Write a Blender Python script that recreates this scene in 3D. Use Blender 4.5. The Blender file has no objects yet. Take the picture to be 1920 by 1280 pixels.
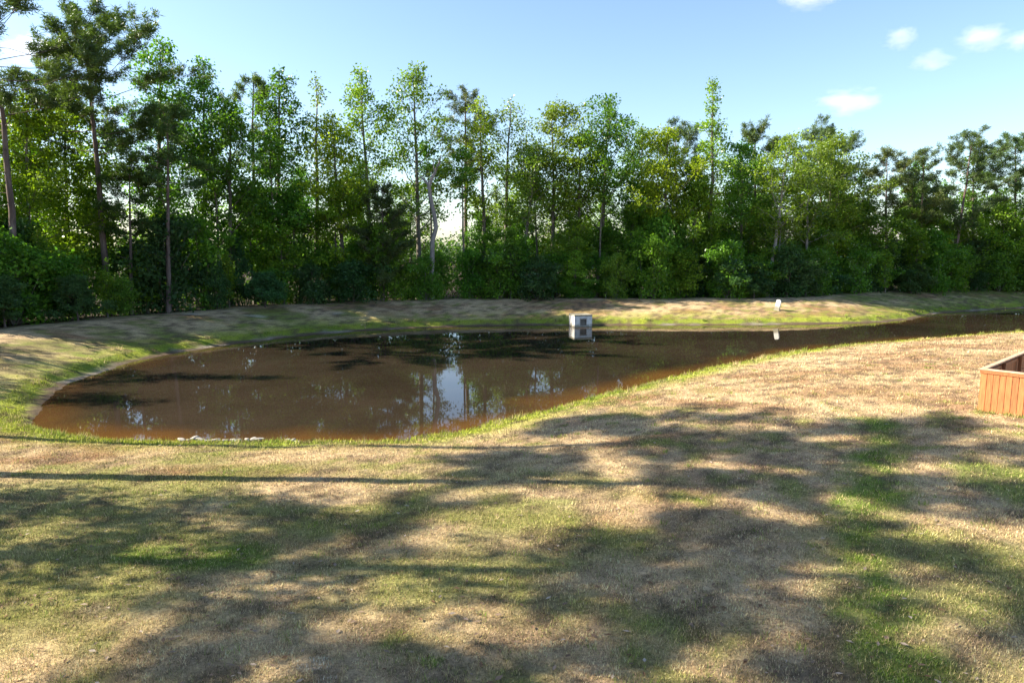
import bpy, math, random
import numpy as np

# ------------------------------------------------------------------ camera, sky, sun, exposure
scene = bpy.context.scene
R = math.radians
CAM_H = 5.4
cam_data = bpy.data.cameras.new('camera')
cam_data.sensor_width = 36.0
cam_data.lens = 24.0
cam_data.clip_end = 12000
camera = bpy.data.objects.new('camera', cam_data)
camera.location = (0, 0, CAM_H)
camera.rotation_euler = (R(90 - 7.9), 0, 0)
scene.collection.objects.link(camera)
scene.camera = camera

SUN_ELEV = R(33)
SUN_BACK = R(4)            # the sun stands to the left, this far beyond square
sun_dir = np.array([-math.cos(SUN_ELEV) * math.cos(SUN_BACK), math.cos(SUN_ELEV) * math.sin(SUN_BACK), math.sin(SUN_ELEV)])

world = bpy.data.worlds.new('World')
scene.world = world
world.use_nodes = True
wn = world.node_tree.nodes
wl = world.node_tree.links
wn.clear()
sky = wn.new('ShaderNodeTexSky')
sky.sky_type = 'NISHITA'
sky.sun_disc = False
sky.sun_elevation = SUN_ELEV
sky.sun_rotation = math.atan2(sun_dir[0], sun_dir[1])
sky.altitude = 20
sky.air_density = 1.0
sky.dust_density = 0.7
sky.ozone_density = 2.3
bg = wn.new('ShaderNodeBackground')
bg.inputs['Strength'].default_value = 0.063
wo = wn.new('ShaderNodeOutputWorld')
wl.new(sky.outputs[0], bg.inputs['Color'])
wl.new(bg.outputs[0], wo.inputs['Surface'])

sun_data = bpy.data.lights.new('sun', 'SUN')
sun_data.energy = 4.0
sun_data.angle = R(0.55)
sun_data.color = (1.0, 0.89, 0.70)
sun = bpy.data.objects.new('sun', sun_data)
from mathutils import Vector
sun.rotation_euler = Vector((-sun_dir[0], -sun_dir[1], -sun_dir[2])).to_track_quat('-Z', 'Y').to_euler()
sun.location = (-60, 10, 50)
scene.collection.objects.link(sun)

vs = scene.view_settings
vs.view_transform = 'Standard'
vs.look = 'None'
vs.gamma = 1.0
vs.use_curve_mapping = False
vs.exposure = 2.14

scene.render.engine = 'CYCLES'
scene.cycles.use_denoising = True
scene.cycles.max_bounces = 8
scene.cycles.diffuse_bounces = 5
scene.cycles.transmission_bounces = 4
scene.cycles.volume_bounces = 2
scene.cycles.sample_clamp_indirect = 8

# ------------------------------------------------------------------ helpers
COL = scene.collection
rng = np.random.default_rng(7)


def link(name, data, parent=None):
    o = bpy.data.objects.new(name, data)
    COL.objects.link(o)
    if parent is not None:
        o.parent = parent
    return o


def tag(o, label=None, cat=None, group=None, kind=None):
    if label:
        o['label'] = label
    if cat:
        o['category'] = cat
    if group:
        o['group'] = group
    if kind:
        o['kind'] = kind
    return o


def empty(name, loc, rz=0.0):
    o = link(name, None)
    o.location = loc
    o.rotation_euler = (0, 0, rz)
    o.empty_display_size = 0.3
    return o


def mesh_arrays(name, verts, faces, material, smooth=False, attrs=None):
    """faces: int array (n,3) or (n,4)."""
    verts = np.ascontiguousarray(verts, dtype=np.float32)
    faces = np.ascontiguousarray(faces, dtype=np.int32)
    me = bpy.data.meshes.new(name)
    k = faces.shape[1]
    me.vertices.add(len(verts))
    me.vertices.foreach_set('co', verts.ravel())
    me.loops.add(faces.size)
    me.loops.foreach_set('vertex_index', faces.ravel())
    me.polygons.add(len(faces))
    me.polygons.foreach_set('loop_start', np.arange(0, faces.size, k, dtype=np.int32))
    me.update(calc_edges=True)
    me.polygons.foreach_set('use_smooth', np.full(len(faces), smooth, dtype=bool))
    for an, arr in (attrs or {}).items():
        arr = np.ascontiguousarray(arr, dtype=np.float32)
        if arr.ndim == 1:
            a = me.attributes.new(an, 'FLOAT', 'POINT')
            a.data.foreach_set('value', arr)
        else:
            a = me.attributes.new(an, 'FLOAT_COLOR', 'POINT')
            if arr.shape[1] == 3:
                arr = np.concatenate([arr, np.ones((len(arr), 1), np.float32)], 1)
            a.data.foreach_set('color', np.ascontiguousarray(arr, dtype=np.float32).ravel())
    if material is not None:
        me.materials.append(material)
    me.validate()
    return me


def hash2(ix, iy, seed):
    h = (ix.astype(np.int64) * 374761393 + iy.astype(np.int64) * 668265263 + seed * 1442695041) & 0xFFFFFFFF
    h = ((h ^ (h >> 13)) * 1274126177) & 0xFFFFFFFF
    h = h ^ (h >> 16)
    return (h & 0xFFFFFF).astype(np.float64) / float(0xFFFFFF)


def vnoise(x, y, seed=0):
    x = np.asarray(x, dtype=np.float64)
    y = np.asarray(y, dtype=np.float64)
    ix = np.floor(x)
    iy = np.floor(y)
    fx = x - ix
    fy = y - iy
    fx = fx * fx * (3 - 2 * fx)
    fy = fy * fy * (3 - 2 * fy)
    a = hash2(ix, iy, seed)
    b = hash2(ix + 1, iy, seed)
    c = hash2(ix, iy + 1, seed)
    d = hash2(ix + 1, iy + 1, seed)
    return (a * (1 - fx) + b * fx) * (1 - fy) + (c * (1 - fx) + d * fx) * fy


def fbm(x, y, seed=0, oct=4):
    s = 0
    a = 0.5
    t = 0
    for i in range(oct):
        s = s + a * vnoise(x * 2 ** i + 17.3 * i, y * 2 ** i - 9.1 * i, seed + i)
        t += a
        a *= 0.55
    return s / t


def sstep(a, b, x):
    t = np.clip((x - a) / (b - a), 0, 1)
    return t * t * (3 - 2 * t)


# ------------------------------------------------------------------ materials
def new_mat(name):
    m = bpy.data.materials.new(name)
    m.use_nodes = True
    nt = m.node_tree
    nt.nodes.clear()
    out = nt.nodes.new('ShaderNodeOutputMaterial')
    return m, nt, out


def node(nt, typ, **kw):
    n = nt.nodes.new(typ)
    for k, v in kw.items():
        setattr(n, k, v)
    return n


def noise_node(nt, scale, detail=4, rough=0.6, coord='Object', vec_scale=None):
    tc = node(nt, 'ShaderNodeTexCoord')
    n = node(nt, 'ShaderNodeTexNoise')
    n.inputs['Scale'].default_value = scale
    n.inputs['Detail'].default_value = detail
    n.inputs['Roughness'].default_value = rough
    if vec_scale:
        mp = node(nt, 'ShaderNodeMapping')
        mp.inputs['Scale'].default_value = vec_scale
        nt.links.new(tc.outputs[coord], mp.inputs['Vector'])
        nt.links.new(mp.outputs[0], n.inputs['Vector'])
    else:
        nt.links.new(tc.outputs[coord], n.inputs['Vector'])
    return n


def ramp(nt, fac, stops):
    r = node(nt, 'ShaderNodeValToRGB')
    while len(r.color_ramp.elements) < len(stops):
        r.color_ramp.elements.new(0.5)
    for e, (p, c) in zip(r.color_ramp.elements, stops):
        e.position = p
        e.color = (*c, 1) if len(c) == 3 else c
    nt.links.new(fac, r.inputs['Fac'])
    return r


def mixc(nt, a, b, fac, mode='MIX'):
    m = node(nt, 'ShaderNodeMix', data_type='RGBA', blend_type=mode)
    for sock, v in ((m.inputs[0], fac), (m.inputs[6], a), (m.inputs[7], b)):
        if hasattr(v, 'is_linked') or hasattr(v, 'links'):
            nt.links.new(v, sock)
        elif isinstance(v, (tuple, list)):
            sock.default_value = (*v, 1) if len(v) == 3 else v
        else:
            sock.default_value = v
    return m.outputs[2]


def bump(nt, height, strength, dist):
    b = node(nt, 'ShaderNodeBump')
    b.inputs['Strength'].default_value = strength
    b.inputs['Distance'].default_value = dist
    nt.links.new(height, b.inputs['Height'])
    return b


def simple_mat(name, stops, scale, rough=0.8, vec_scale=None, bump_d=0.0, spec=0.3, detail=5):
    m, nt, out = new_mat(name)
    n = noise_node(nt, scale, detail, 0.62, vec_scale=vec_scale)
    r = ramp(nt, n.outputs['Fac'], stops)
    p = node(nt, 'ShaderNodeBsdfPrincipled')
    p.inputs['Roughness'].default_value = rough
    p.inputs['Specular IOR Level'].default_value = spec
    nt.links.new(r.outputs[0], p.inputs['Base Color'])
    if bump_d:
        b = bump(nt, n.outputs['Fac'], 1.0, bump_d)
        nt.links.new(b.outputs[0], p.inputs['Normal'])
    nt.links.new(p.outputs[0], out.inputs['Surface'])
    return m


def leaf_mat(name, transl=0.42, gloss=0.14, tint_lo=0.6, tint_hi=1.5):
    """Base colour from the object's own colour, varied leaf by leaf with the 'tint' attribute."""
    m, nt, out = new_mat(name)
    oi = node(nt, 'ShaderNodeObjectInfo')
    at = node(nt, 'ShaderNodeAttribute', attribute_name='tint')
    mr = node(nt, 'ShaderNodeMapRange')
    mr.inputs[3].default_value = tint_lo
    mr.inputs[4].default_value = tint_hi
    nt.links.new(at.outputs['Fac'], mr.inputs[0])
    hs = node(nt, 'ShaderNodeHueSaturation')
    hm = node(nt, 'ShaderNodeMapRange')
    hm.inputs[3].default_value = 0.515
    hm.inputs[4].default_value = 0.488
    nt.links.new(at.outputs['Fac'], hm.inputs[0])
    nt.links.new(hm.outputs[0], hs.inputs['Hue'])
    nt.links.new(mr.outputs[0], hs.inputs['Value'])
    nt.links.new(oi.outputs['Color'], hs.inputs['Color'])
    d = node(nt, 'ShaderNodeBsdfDiffuse')
    t = node(nt, 'ShaderNodeBsdfTranslucent')
    g = node(nt, 'ShaderNodeBsdfGlossy')
    g.inputs['Roughness'].default_value = 0.45
    g.inputs['Color'].default_value = (0.8, 0.85, 0.9, 1)
    tcol = mixc(nt, hs.outputs[0], (1.35, 1.5, 0.5), 1.0, 'MULTIPLY')
    nt.links.new(hs.outputs[0], d.inputs['Color'])
    nt.links.new(tcol, t.inputs['Color'])
    s1 = node(nt, 'ShaderNodeMixShader')
    s1.inputs[0].default_value = transl
    nt.links.new(d.outputs[0], s1.inputs[1])
    nt.links.new(t.outputs[0], s1.inputs[2])
    fr = node(nt, 'ShaderNodeFresnel')
    fr.inputs['IOR'].default_value = 1.4
    fm = node(nt, 'ShaderNodeMath', operation='MULTIPLY')
    fm.inputs[1].default_value = gloss
    nt.links.new(fr.outputs[0], fm.inputs[0])
    s2 = node(nt, 'ShaderNodeMixShader')
    nt.links.new(fm.outputs[0], s2.inputs[0])
    nt.links.new(s1.outputs[0], s2.inputs[1])
    nt.links.new(g.outputs[0], s2.inputs[2])
    nt.links.new(s2.outputs[0], out.inputs['Surface'])
    return m


def attr_mat(name, attr, noise_scales=(), rough=0.9, bump_d=0.0, transl=0.0, spec=0.15):
    """Base colour from a per-vertex colour, broken up by fine noise."""
    m, nt, out = new_mat(name)
    at = node(nt, 'ShaderNodeAttribute', attribute_name=attr)
    col = at.outputs['Color']
    last = None
    for sc, lo, hi in noise_scales:
        n = noise_node(nt, sc, 6, 0.7)
        r = ramp(nt, n.outputs['Fac'], [(0.3, (lo, lo, lo)), (0.7, (hi, hi, hi))])
        col = mixc(nt, col, r.outputs[0], 1.0, 'MULTIPLY')
        last = n
    p = node(nt, 'ShaderNodeBsdfPrincipled')
    p.inputs['Roughness'].default_value = rough
    p.inputs['Specular IOR Level'].default_value = spec
    nt.links.new(col, p.inputs['Base Color'])
    if bump_d and last:
        b = bump(nt, last.outputs['Fac'], 1.0, bump_d)
        nt.links.new(b.outputs[0], p.inputs['Normal'])
    sh = p.outputs[0]
    if transl:
        t = node(nt, 'ShaderNodeBsdfTranslucent')
        nt.links.new(col, t.inputs['Color'])
        s = node(nt, 'ShaderNodeMixShader')
        s.inputs[0].default_value = transl
        nt.links.new(sh, s.inputs[1])
        nt.links.new(t.outputs[0], s.inputs[2])
        sh = s.outputs[0]
    nt.links.new(sh, out.inputs['Surface'])
    return m


M = {}
M['leaf'] = leaf_mat('broad_leaf')
M['needle'] = leaf_mat('pine_needle', transl=0.3, gloss=0.08, tint_lo=0.6, tint_hi=1.5)
M['bark_pine'] = simple_mat('pine_bark', [(0.3, (0.055, 0.04, 0.036)), (0.55, (0.14, 0.105, 0.095)), (0.75, (0.24, 0.19, 0.17))], 5, 0.95, (1, 1, 0.22), 0.05)
M['bark_grey'] = simple_mat('grey_bark', [(0.3, (0.07, 0.062, 0.05)), (0.6, (0.17, 0.155, 0.13)), (0.8, (0.28, 0.26, 0.22))], 6, 0.95, (1, 1, 0.25), 0.03)
M['bark_pale'] = simple_mat('pale_bark', [(0.3, (0.16, 0.15, 0.135)), (0.6, (0.33, 0.31, 0.29)), (0.8, (0.48, 0.46, 0.44))], 5, 0.9, (1, 1, 0.4), 0.02)
M['bark_dead'] = simple_mat('dead_wood', [(0.3, (0.17, 0.15, 0.145)), (0.6, (0.31, 0.285, 0.275)), (0.8, (0.42, 0.40, 0.39))], 6, 0.9, (1, 1, 0.2), 0.03)
M['ground'] = attr_mat('turf_soil', 'col', [(1.7, 0.82, 1.16), (9, 0.68, 1.25), (26, 0.5, 1.35)], 0.95, 0.05)
M['grass'] = attr_mat('grass_blade', 'col', (), 0.8, transl=0.25)
M['concrete'] = simple_mat('pale_concrete', [(0.25, (0.38, 0.375, 0.36)), (0.5, (0.60, 0.59, 0.57)), (0.75, (0.72, 0.71, 0.69))], 3.5, 0.85, None, 0.006)
nt = M['concrete'].node_tree
pb = [q for q in nt.nodes if q.type == 'BSDF_PRINCIPLED'][0]
src = pb.inputs['Base Color'].links[0].from_socket
sxyz = node(nt, 'ShaderNodeSeparateXYZ')
tc = node(nt, 'ShaderNodeTexCoord')
nt.links.new(tc.outputs['Object'], sxyz.inputs[0])
nz = noise_node(nt, 6, 4, 0.6)
ad = node(nt, 'ShaderNodeMath', operation='MULTIPLY_ADD')
ad.inputs[1].default_value = -0.5
nt.links.new(nz.outputs['Fac'], ad.inputs[0])
nt.links.new(sxyz.outputs[2], ad.inputs[2])
st = ramp(nt, ad.outputs[0], [(0.05, (0.45, 0.42, 0.33)), (0.22, (1, 1, 1))])
nt.links.new(mixc(nt, src, st.outputs[0], 1.0, 'MULTIPLY'), pb.inputs['Base Color'])
M['dark_metal'] = simple_mat('galvanised_grate', [(0.3, (0.20, 0.18, 0.15)), (0.7, (0.42, 0.39, 0.34))], 8, 0.7, None, 0.004)
M['void'] = simple_mat('dark_opening', [(0.3, (0.13, 0.12, 0.115)), (0.7, (0.22, 0.21, 0.2))], 3, 0.95)
M['stone'] = simple_mat('pale_stone', [(0.25, (0.17, 0.155, 0.13)), (0.55, (0.36, 0.34, 0.31)), (0.8, (0.52, 0.50, 0.47))], 9, 0.9, None, 0.01)

# ------------------------------------------------------------------ the pond's shoreline and the lie of the land
far_pts = [(-14.9, 20.6), (-15.9, 22.4), (-16.9, 24.6), (-17.6, 27), (-17.85, 29.6), (-17.9, 32.3), (-17.2, 34.6), (-16.2, 36.8), (-14.7, 38.95),
           (-13, 41.2), (-10.9, 43.1), (-8.4, 44.5), (-5.75, 45.7), (-2.2, 46.6), (1.5, 47.1), (5, 46.9), (8.9, 47.0),
           (16.4, 47.3), (22.6, 47.9), (26.6, 49), (29.3, 50.5), (32.1, 53.1), (34.7, 55.3), (40.1, 58.1), (45.3, 60.2),
           (56, 63.5), (68, 66.5)]
end_pts = [(78, 67), (83, 61), (76, 55.5)]
near_pts = [(66, 53), (52, 49), (38, 44.8), (27.8, 40.9), (19.8, 37.5), (14.6, 34.6), (10.5, 31.4), (6.9, 28.1), (3.2, 24.3),
            (0.35, 21.4), (-1.1, 19.8), (-2.0, 18.95), (-3.0, 18.55), (-4.2, 18.4), (-5.9, 18.35), (-7.8, 18.35), (-9.5, 18.4), (-11.3, 18.65),
            (-13, 19.2), (-14.2, 19.85)]
ctrl = far_pts + end_pts + near_pts
wfar = [0.35, 0.7] + [1.0] * (len(far_pts) - 2) + [0.8, 0.5, 0.2] + [0.0] * (len(near_pts) - 2) + [0.03, 0.12]


def catmull(P, k=5):
    P = np.array(P, dtype=float)
    n = len(P)
    out = []
    for i in range(n):
        p0, p1, p2, p3 = P[i - 1], P[i], P[(i + 1) % n], P[(i + 2) % n]
        for j in range(k):
            t = j / k
            out.append(0.5 * ((2 * p1) + (-p0 + p2) * t + (2 * p0 - 5 * p1 + 4 * p2 - p3) * t * t + (-p0 + 3 * p1 - 3 * p2 + p3) * t ** 3))
    return np.array(out)


sh = catmull([(a, b, c) for (a, b), c in zip(ctrl, wfar)], 5)
SH = sh[:, :2]
SW = np.clip(sh[:, 2], 0, 1)


def shore_field(x, y):
    """signed distance to the waterline (positive on land) and far-bank weight."""
    n = len(SH)
    best = np.full(x.shape, 1e9)
    w = np.zeros(x.shape)
    inside = np.zeros(x.shape, bool)
    for i in range(n):
        a = SH[i]
        b = SH[(i + 1) % n]
        ab = b - a
        L2 = ab @ ab
        t = np.clip(((x - a[0]) * ab[0] + (y - a[1]) * ab[1]) / L2, 0, 1)
        dx = x - (a[0] + t * ab[0])
        dy = y - (a[1] + t * ab[1])
        d2 = dx * dx + dy * dy
        m = d2 < best
        best = np.where(m, d2, best)
        w = np.where(m, SW[i] * (1 - t) + SW[(i + 1) % n] * t, w)
        c = ((a[1] > y) != (b[1] > y)) & (x < (b[0] - a[0]) * (y - a[1]) / (b[1] - a[1] + 1e-12) + a[0])
        inside ^= c
    d = np.sqrt(best)
    return np.where(inside, -d, d), w


GX0, GX1, GY0, GY1, GS = -60.0, 110.0, -12.0, 100.0, 0.3
gxs = np.arange(GX0, GX1 + GS, GS)
gys = np.arange(GY0, GY1 + GS, GS)
gX, gY = np.meshgrid(gxs, gys)
gD, gW = shore_field(gX, gY)


def sample(x, y, A):
    u = np.clip((np.asarray(x, float) - GX0) / GS, 0, len(gxs) - 1.001)
    v = np.clip((np.asarray(y, float) - GY0) / GS, 0, len(gys) - 1.001)
    i = u.astype(int)
    j = v.astype(int)
    fu = u - i
    fv = v - j
    return (A[j, i] * (1 - fu) + A[j, i + 1] * fu) * (1 - fv) + (A[j + 1, i] * (1 - fu) + A[j + 1, i + 1] * fu) * fv


FAR_D = [-60, -2, 0, 0.22, 0.55, 0.78, 3.0, 5.2, 6.6, 7.6, 11, 16, 300]
FAR_Z = [-2, -0.7, 0.0, 0.055, 0.08, 0.25, 0.66, 1.08, 1.27, 1.28, 1.10, 1.0, 1.0]
NEAR_D = [-60, -2, 0, 0.25, 0.6, 2.0, 6.0, 12, 18, 300]
NEAR_Z = [-2, -0.7, 0.0, 0.10, 0.20, 0.44, 0.74, 0.97, 1.0, 1.0]


def land(x, y):
    """height, signed shore distance (ragged) and bank weight"""
    x = np.asarray(x, float)
    y = np.asarray(y, float)
    d = sample(x, y, gD)
    w = sample(x, y, gW)
    dd = d + (fbm(x * 0.9, y * 0.9, 31, 3) - 0.5) * 0.5 * sstep(-1.5, 0, d) * (1 - sstep(2, 5, d)) + (vnoise(x * 3.1, y * 3.1, 77) - 0.5) * 0.16 * np.exp(-(d / 0.9) ** 2)
    zf = np.interp(dd, FAR_D, FAR_Z)
    zn = np.interp(dd, NEAR_D, NEAR_Z)
    z = zf * w + zn * (1 - w)
    on = sstep(0.4, 2.5, d)
    z = z + on * ((fbm(x * 0.25, y * 0.25, 5, 3) - 0.5) * 0.16 + (fbm(x * 1.3, y * 1.3, 9, 3) - 0.5) * 0.06)
    return z, dd, w


C_STRAW = np.array([0.55, 0.405, 0.235])
C_TAN = np.array([0.43, 0.275, 0.165])
C_RUST = np.array([0.25, 0.125, 0.06])
C_GREEN = np.array([0.135, 0.205, 0.024])
C_LIME = np.array([0.29, 0.34, 0.035])
C_THATCH = np.array([0.12, 0.085, 0.058])
C_MUD = np.array([0.12, 0.085, 0.058])
C_SAND = np.array([0.52, 0.47, 0.38])
C_LITTER = np.array([0.05, 0.036, 0.024])


def lerp(a, b, t):
    return a + (b - a) * np.asarray(t)[..., None]


STRIP = [(9.6, 17.5), (9.2, 16.4), (6.9, 12.6), (5.9, 11.0), (5.2, 9.3), (4.95, 8.6), (4.1, 6.8), (3.8, 5.2)]
GREEN_SPOTS = [(-5.0, 9.7, 1.5, 0.8, 0.95), (9.6, 12.5, 1.0, 1.6, 0.8), (-8.2, 12.4, 2.8, 1.6, 0.55), (4.2, 6.7, 0.7, 0.7, 0.9), (6.0, 8.0, 1.2, 0.6, 0.6),
               (-6.6, 7.6, 1.2, 1.2, 0.45), (-0.85, 6.75, 0.14, 0.12, 1.0), (1.7, 7.5, 0.45, 0.35, 0.7), (0.3, 11.9, 1.1, 0.3, 0.6), (-4.6, 14.5, 3.0, 0.5, 0.35)]
SAND_SPOTS = [(-2.08, 6.75, 0.24, 0.13, 1.0), (-1.9, 6.45, 0.08, 0.08, 0.9), (-20.4, 42.6, 0.8, 0.35, 0.7), (-16.6, 43.9, 0.7, 0.3, 0.7), (-12.0, 47.0, 0.6, 0.25, 0.5), (-5.2, 8.0, 0.2, 0.12, .35)]


def turf_colour(x, y, d, w):
    n1 = fbm(x * 0.16, y * 0.22, 101, 4)
    n2 = fbm(x * 0.55, y * 0.7, 202, 4)
    n3 = fbm(x * 2.2, y * 2.2, 303, 3)
    c = lerp(np.broadcast_to(C_STRAW, x.shape + (3,)), C_TAN, sstep(0.42, 0.66, n2 * 0.65 + n3 * 0.35))
    c = lerp(c, C_RUST, 0.75 * sstep(0.52, 0.7, fbm(x * 0.3 + 40, y * 0.5, 404, 4)) * sstep(16, 3, d) )
    # greener lawn towards the left, by the water and in a few wet places
    g = 0.62 * sstep(0.53, 0.72, n1 * 0.5 + n2 * 0.5 + 0.10 * sstep(-1, -9, x) * (1 - w)) 
    g = np.maximum(g, 0.62 * sstep(0.50, 0.62, n3) * sstep(0.42, 0.56, n2))
    sp = np.full(x.shape, 1e9)
    for (ax, ay), (bx, by) in zip(STRIP[:-1], STRIP[1:]):
        L2 = (bx - ax) ** 2 + (by - ay) ** 2
        t = np.clip(((x - ax) * (bx - ax) + (y - ay) * (by - ay)) / L2, 0, 1)
        sp = np.minimum(sp, np.hypot(x - ax - t * (bx - ax), y - ay - t * (by - ay)))
    sp = sp + (n2 - 0.5) * 1.0 + (n3 - 0.5) * 0.5
    g = np.maximum(g, 0.95 * sstep(0.78, 0.08, sp + (fbm(x * 4, y * 4, 606, 2) - .5) * .9))
    for gx, gy, sx, sy, a in GREEN_SPOTS:
        q = ((x - gx) / sx) ** 2 + ((y - gy) / sy) ** 2 + (n2 - 0.5) * 1.2 + (n3 - 0.5) * 0.8
        g = np.maximum(g, a * sstep(1.3, 0.4, q))
    # dry lit slope right of the pond
    g = g * (1 - 0.75 * sstep(3, 9, x) * sstep(17, 21, y) * (1 - w))
    c = lerp(c, C_GREEN * (0.85 + 0.5 * n3[..., None]), g)
    ring = np.maximum(sstep(2.6 + 1.2 * w, 0.6, d + (n2 - 0.5) * 2.4) * (0.5 + 0.4 * sstep(0.35, 0.6, n3)), 1.05 * sstep(1.7, 0.9, d + (n2 - 0.5) * 0.8))
    c = lerp(c, lerp(np.broadcast_to(C_LIME, x.shape + (3,)), C_GREEN, 0.5 * sstep(0.4, 0.65, n2)), 0.9 * ring)
    leftbank = w * sstep(-6, -17, x)
    c = lerp(c, C_GREEN, 0.45 * leftbank * sstep(0.4, 0.6, n2) * sstep(6.5, 3, d))
    rightbank = w * sstep(24, 31, x)
    c = lerp(c, C_GREEN * 1.1, 0.65 * rightbank * sstep(0.3, 0.6, n2 * 0.6 + n3 * 0.4))
    c = lerp(c, C_THATCH, 0.75 * sstep(0.50, 0.70, fbm(x * 3.3, y * 3.3, 505, 3)))
    for gx, gy, sx, sy, a in SAND_SPOTS:
        q = ((x - gx) / sx) ** 2 + ((y - gy) / sy) ** 2 + (n3 - 0.5) * 1.6
        c = lerp(c, C_SAND, a * sstep(1.3, 0.3, q))
    mud = sstep(0.50 * w + 0.12 * (1 - w) + 0.06, 0.25 * w + 0.02, d + (n3 - 0.5) * 0.5)
    mudc = lerp(np.broadcast_to(C_MUD, x.shape + (3,)), C_SAND * 0.6, sstep(0.55, 0.72, n2) * 0.7)
    c = lerp(c, mudc, mud)
    wood = sstep(8.3, 10.5, d + (n2 - 0.5) * 2.0) * w
    wood = np.maximum(wood, sstep(-24, -28, x + (n2 - .5) * 4) * sstep(30, 26, y))
    c = lerp(c, C_LITTER * (0.7 + 0.9 * n3[..., None]), wood)
    return c, wood


def graded(lo, hi, a, b, s, far):
    mid = np.arange(a, b + s, s)
    up = [mid[-1]]
    st = s
    while up[-1] < far:
        st *= 1.25
        up.append(up[-1] + st)
    dn = [mid[0]]
    st = s
    while dn[-1] > -far:
        st *= 1.25
        dn.append(dn[-1] - st)
    return np.concatenate([np.array(dn[:0:-1]), mid, np.array(up[1:])])


xs = graded(0, 0, -32, 52, 0.3, 4000)
ys = graded(0, 0, 3, 68, 0.3, 4000)
X, Y = np.meshgrid(xs, ys)
Z, D, Wt = land(X, Y)
cols, _ = turf_colour(X, Y, D, Wt)
nx, ny = len(xs), len(ys)
idx = np.arange(nx * ny).reshape(ny, nx)
quads = np.stack([idx[:-1, :-1], idx[:-1, 1:], idx[1:, 1:], idx[1:, :-1]], -1).reshape(-1, 4)
me = mesh_arrays('ground', np.stack([X, Y, Z], -1).reshape(-1, 3), quads, M['ground'], True, {'col': cols.reshape(-1, 3)})
tag(link('ground', me), kind='structure')

# ------------------------------------------------------------------ pond water: muddy, so it scatters brown below a mirror surface
m, nt, out = new_mat('muddy_water')
at = node(nt, 'ShaderNodeAttribute', attribute_name='shallow')
n1 = noise_node(nt, 0.12, 4, 0.6)
deep = ramp(nt, n1.outputs['Fac'], [(0.35, (0.019, 0.0145, 0.010)), (0.65, (0.036, 0.0265, 0.0185))])
wc = mixc(nt, deep.outputs[0], (0.12, 0.055, 0.014), at.outputs['Fac'])
p = node(nt, 'ShaderNodeBsdfPrincipled')
p.inputs['Roughness'].default_value = 0.025
p.inputs['IOR'].default_value = 1.333
p.inputs['Specular IOR Level'].default_value = 0.5
nt.links.new(wc, p.inputs['Base Color'])
nb = noise_node(nt, 1.6, 2, 0.5, vec_scale=(0.6, 1.0, 1))
nb2 = noise_node(nt, 0.22, 2, 0.5)
pm = ramp(nt, nb2.outputs['Fac'], [(0.42, (0.12, 0.12, 0.12)), (0.62, (1, 1, 1))])
hm = node(nt, 'ShaderNodeMath', operation='MULTIPLY')
nt.links.new(nb.outputs['Fac'], hm.inputs[0])
nt.links.new(pm.outputs[0], hm.inputs[1])
b = bump(nt, hm.outputs[0], 0.5, 0.0036)
nt.links.new(b.outputs[0], p.inputs['Normal'])
nt.links.new(p.outputs[0], out.inputs['Surface'])
M['water'] = m
wx = np.arange(-20, 86.1, 0.5)
wy = np.arange(16.5, 71.1, 0.5)
WX, WY = np.meshgrid(wx, wy)
wd = sample(WX, WY, gD)
ix = np.arange(WX.size).reshape(WX.shape)
q = np.stack([ix[:-1, :-1], ix[:-1, 1:], ix[1:, 1:], ix[1:, :-1]], -1).reshape(-1, 4)
keep = (wd.ravel()[q] < 1.2).any(1)
q = q[keep]
used, inv = np.unique(q, return_inverse=True)
ww = sample(WX, WY, gW).ravel()[used]
sd_ = wd.ravel()[used]
shallow = sstep(-2.0, 0.1, sd_ + (fbm(WX.ravel()[used] * .5, WY.ravel()[used] * .5, 61, 3) - .5) * 2.0) * (0.8 - 0.55 * ww)
me = mesh_arrays('pond_water', np.stack([WX.ravel()[used], WY.ravel()[used], np.zeros(len(used))], -1), inv.reshape(-1, 4), M['water'], True, {'shallow': shallow})
tag(link('pond_water', me), kind='structure')

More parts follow.
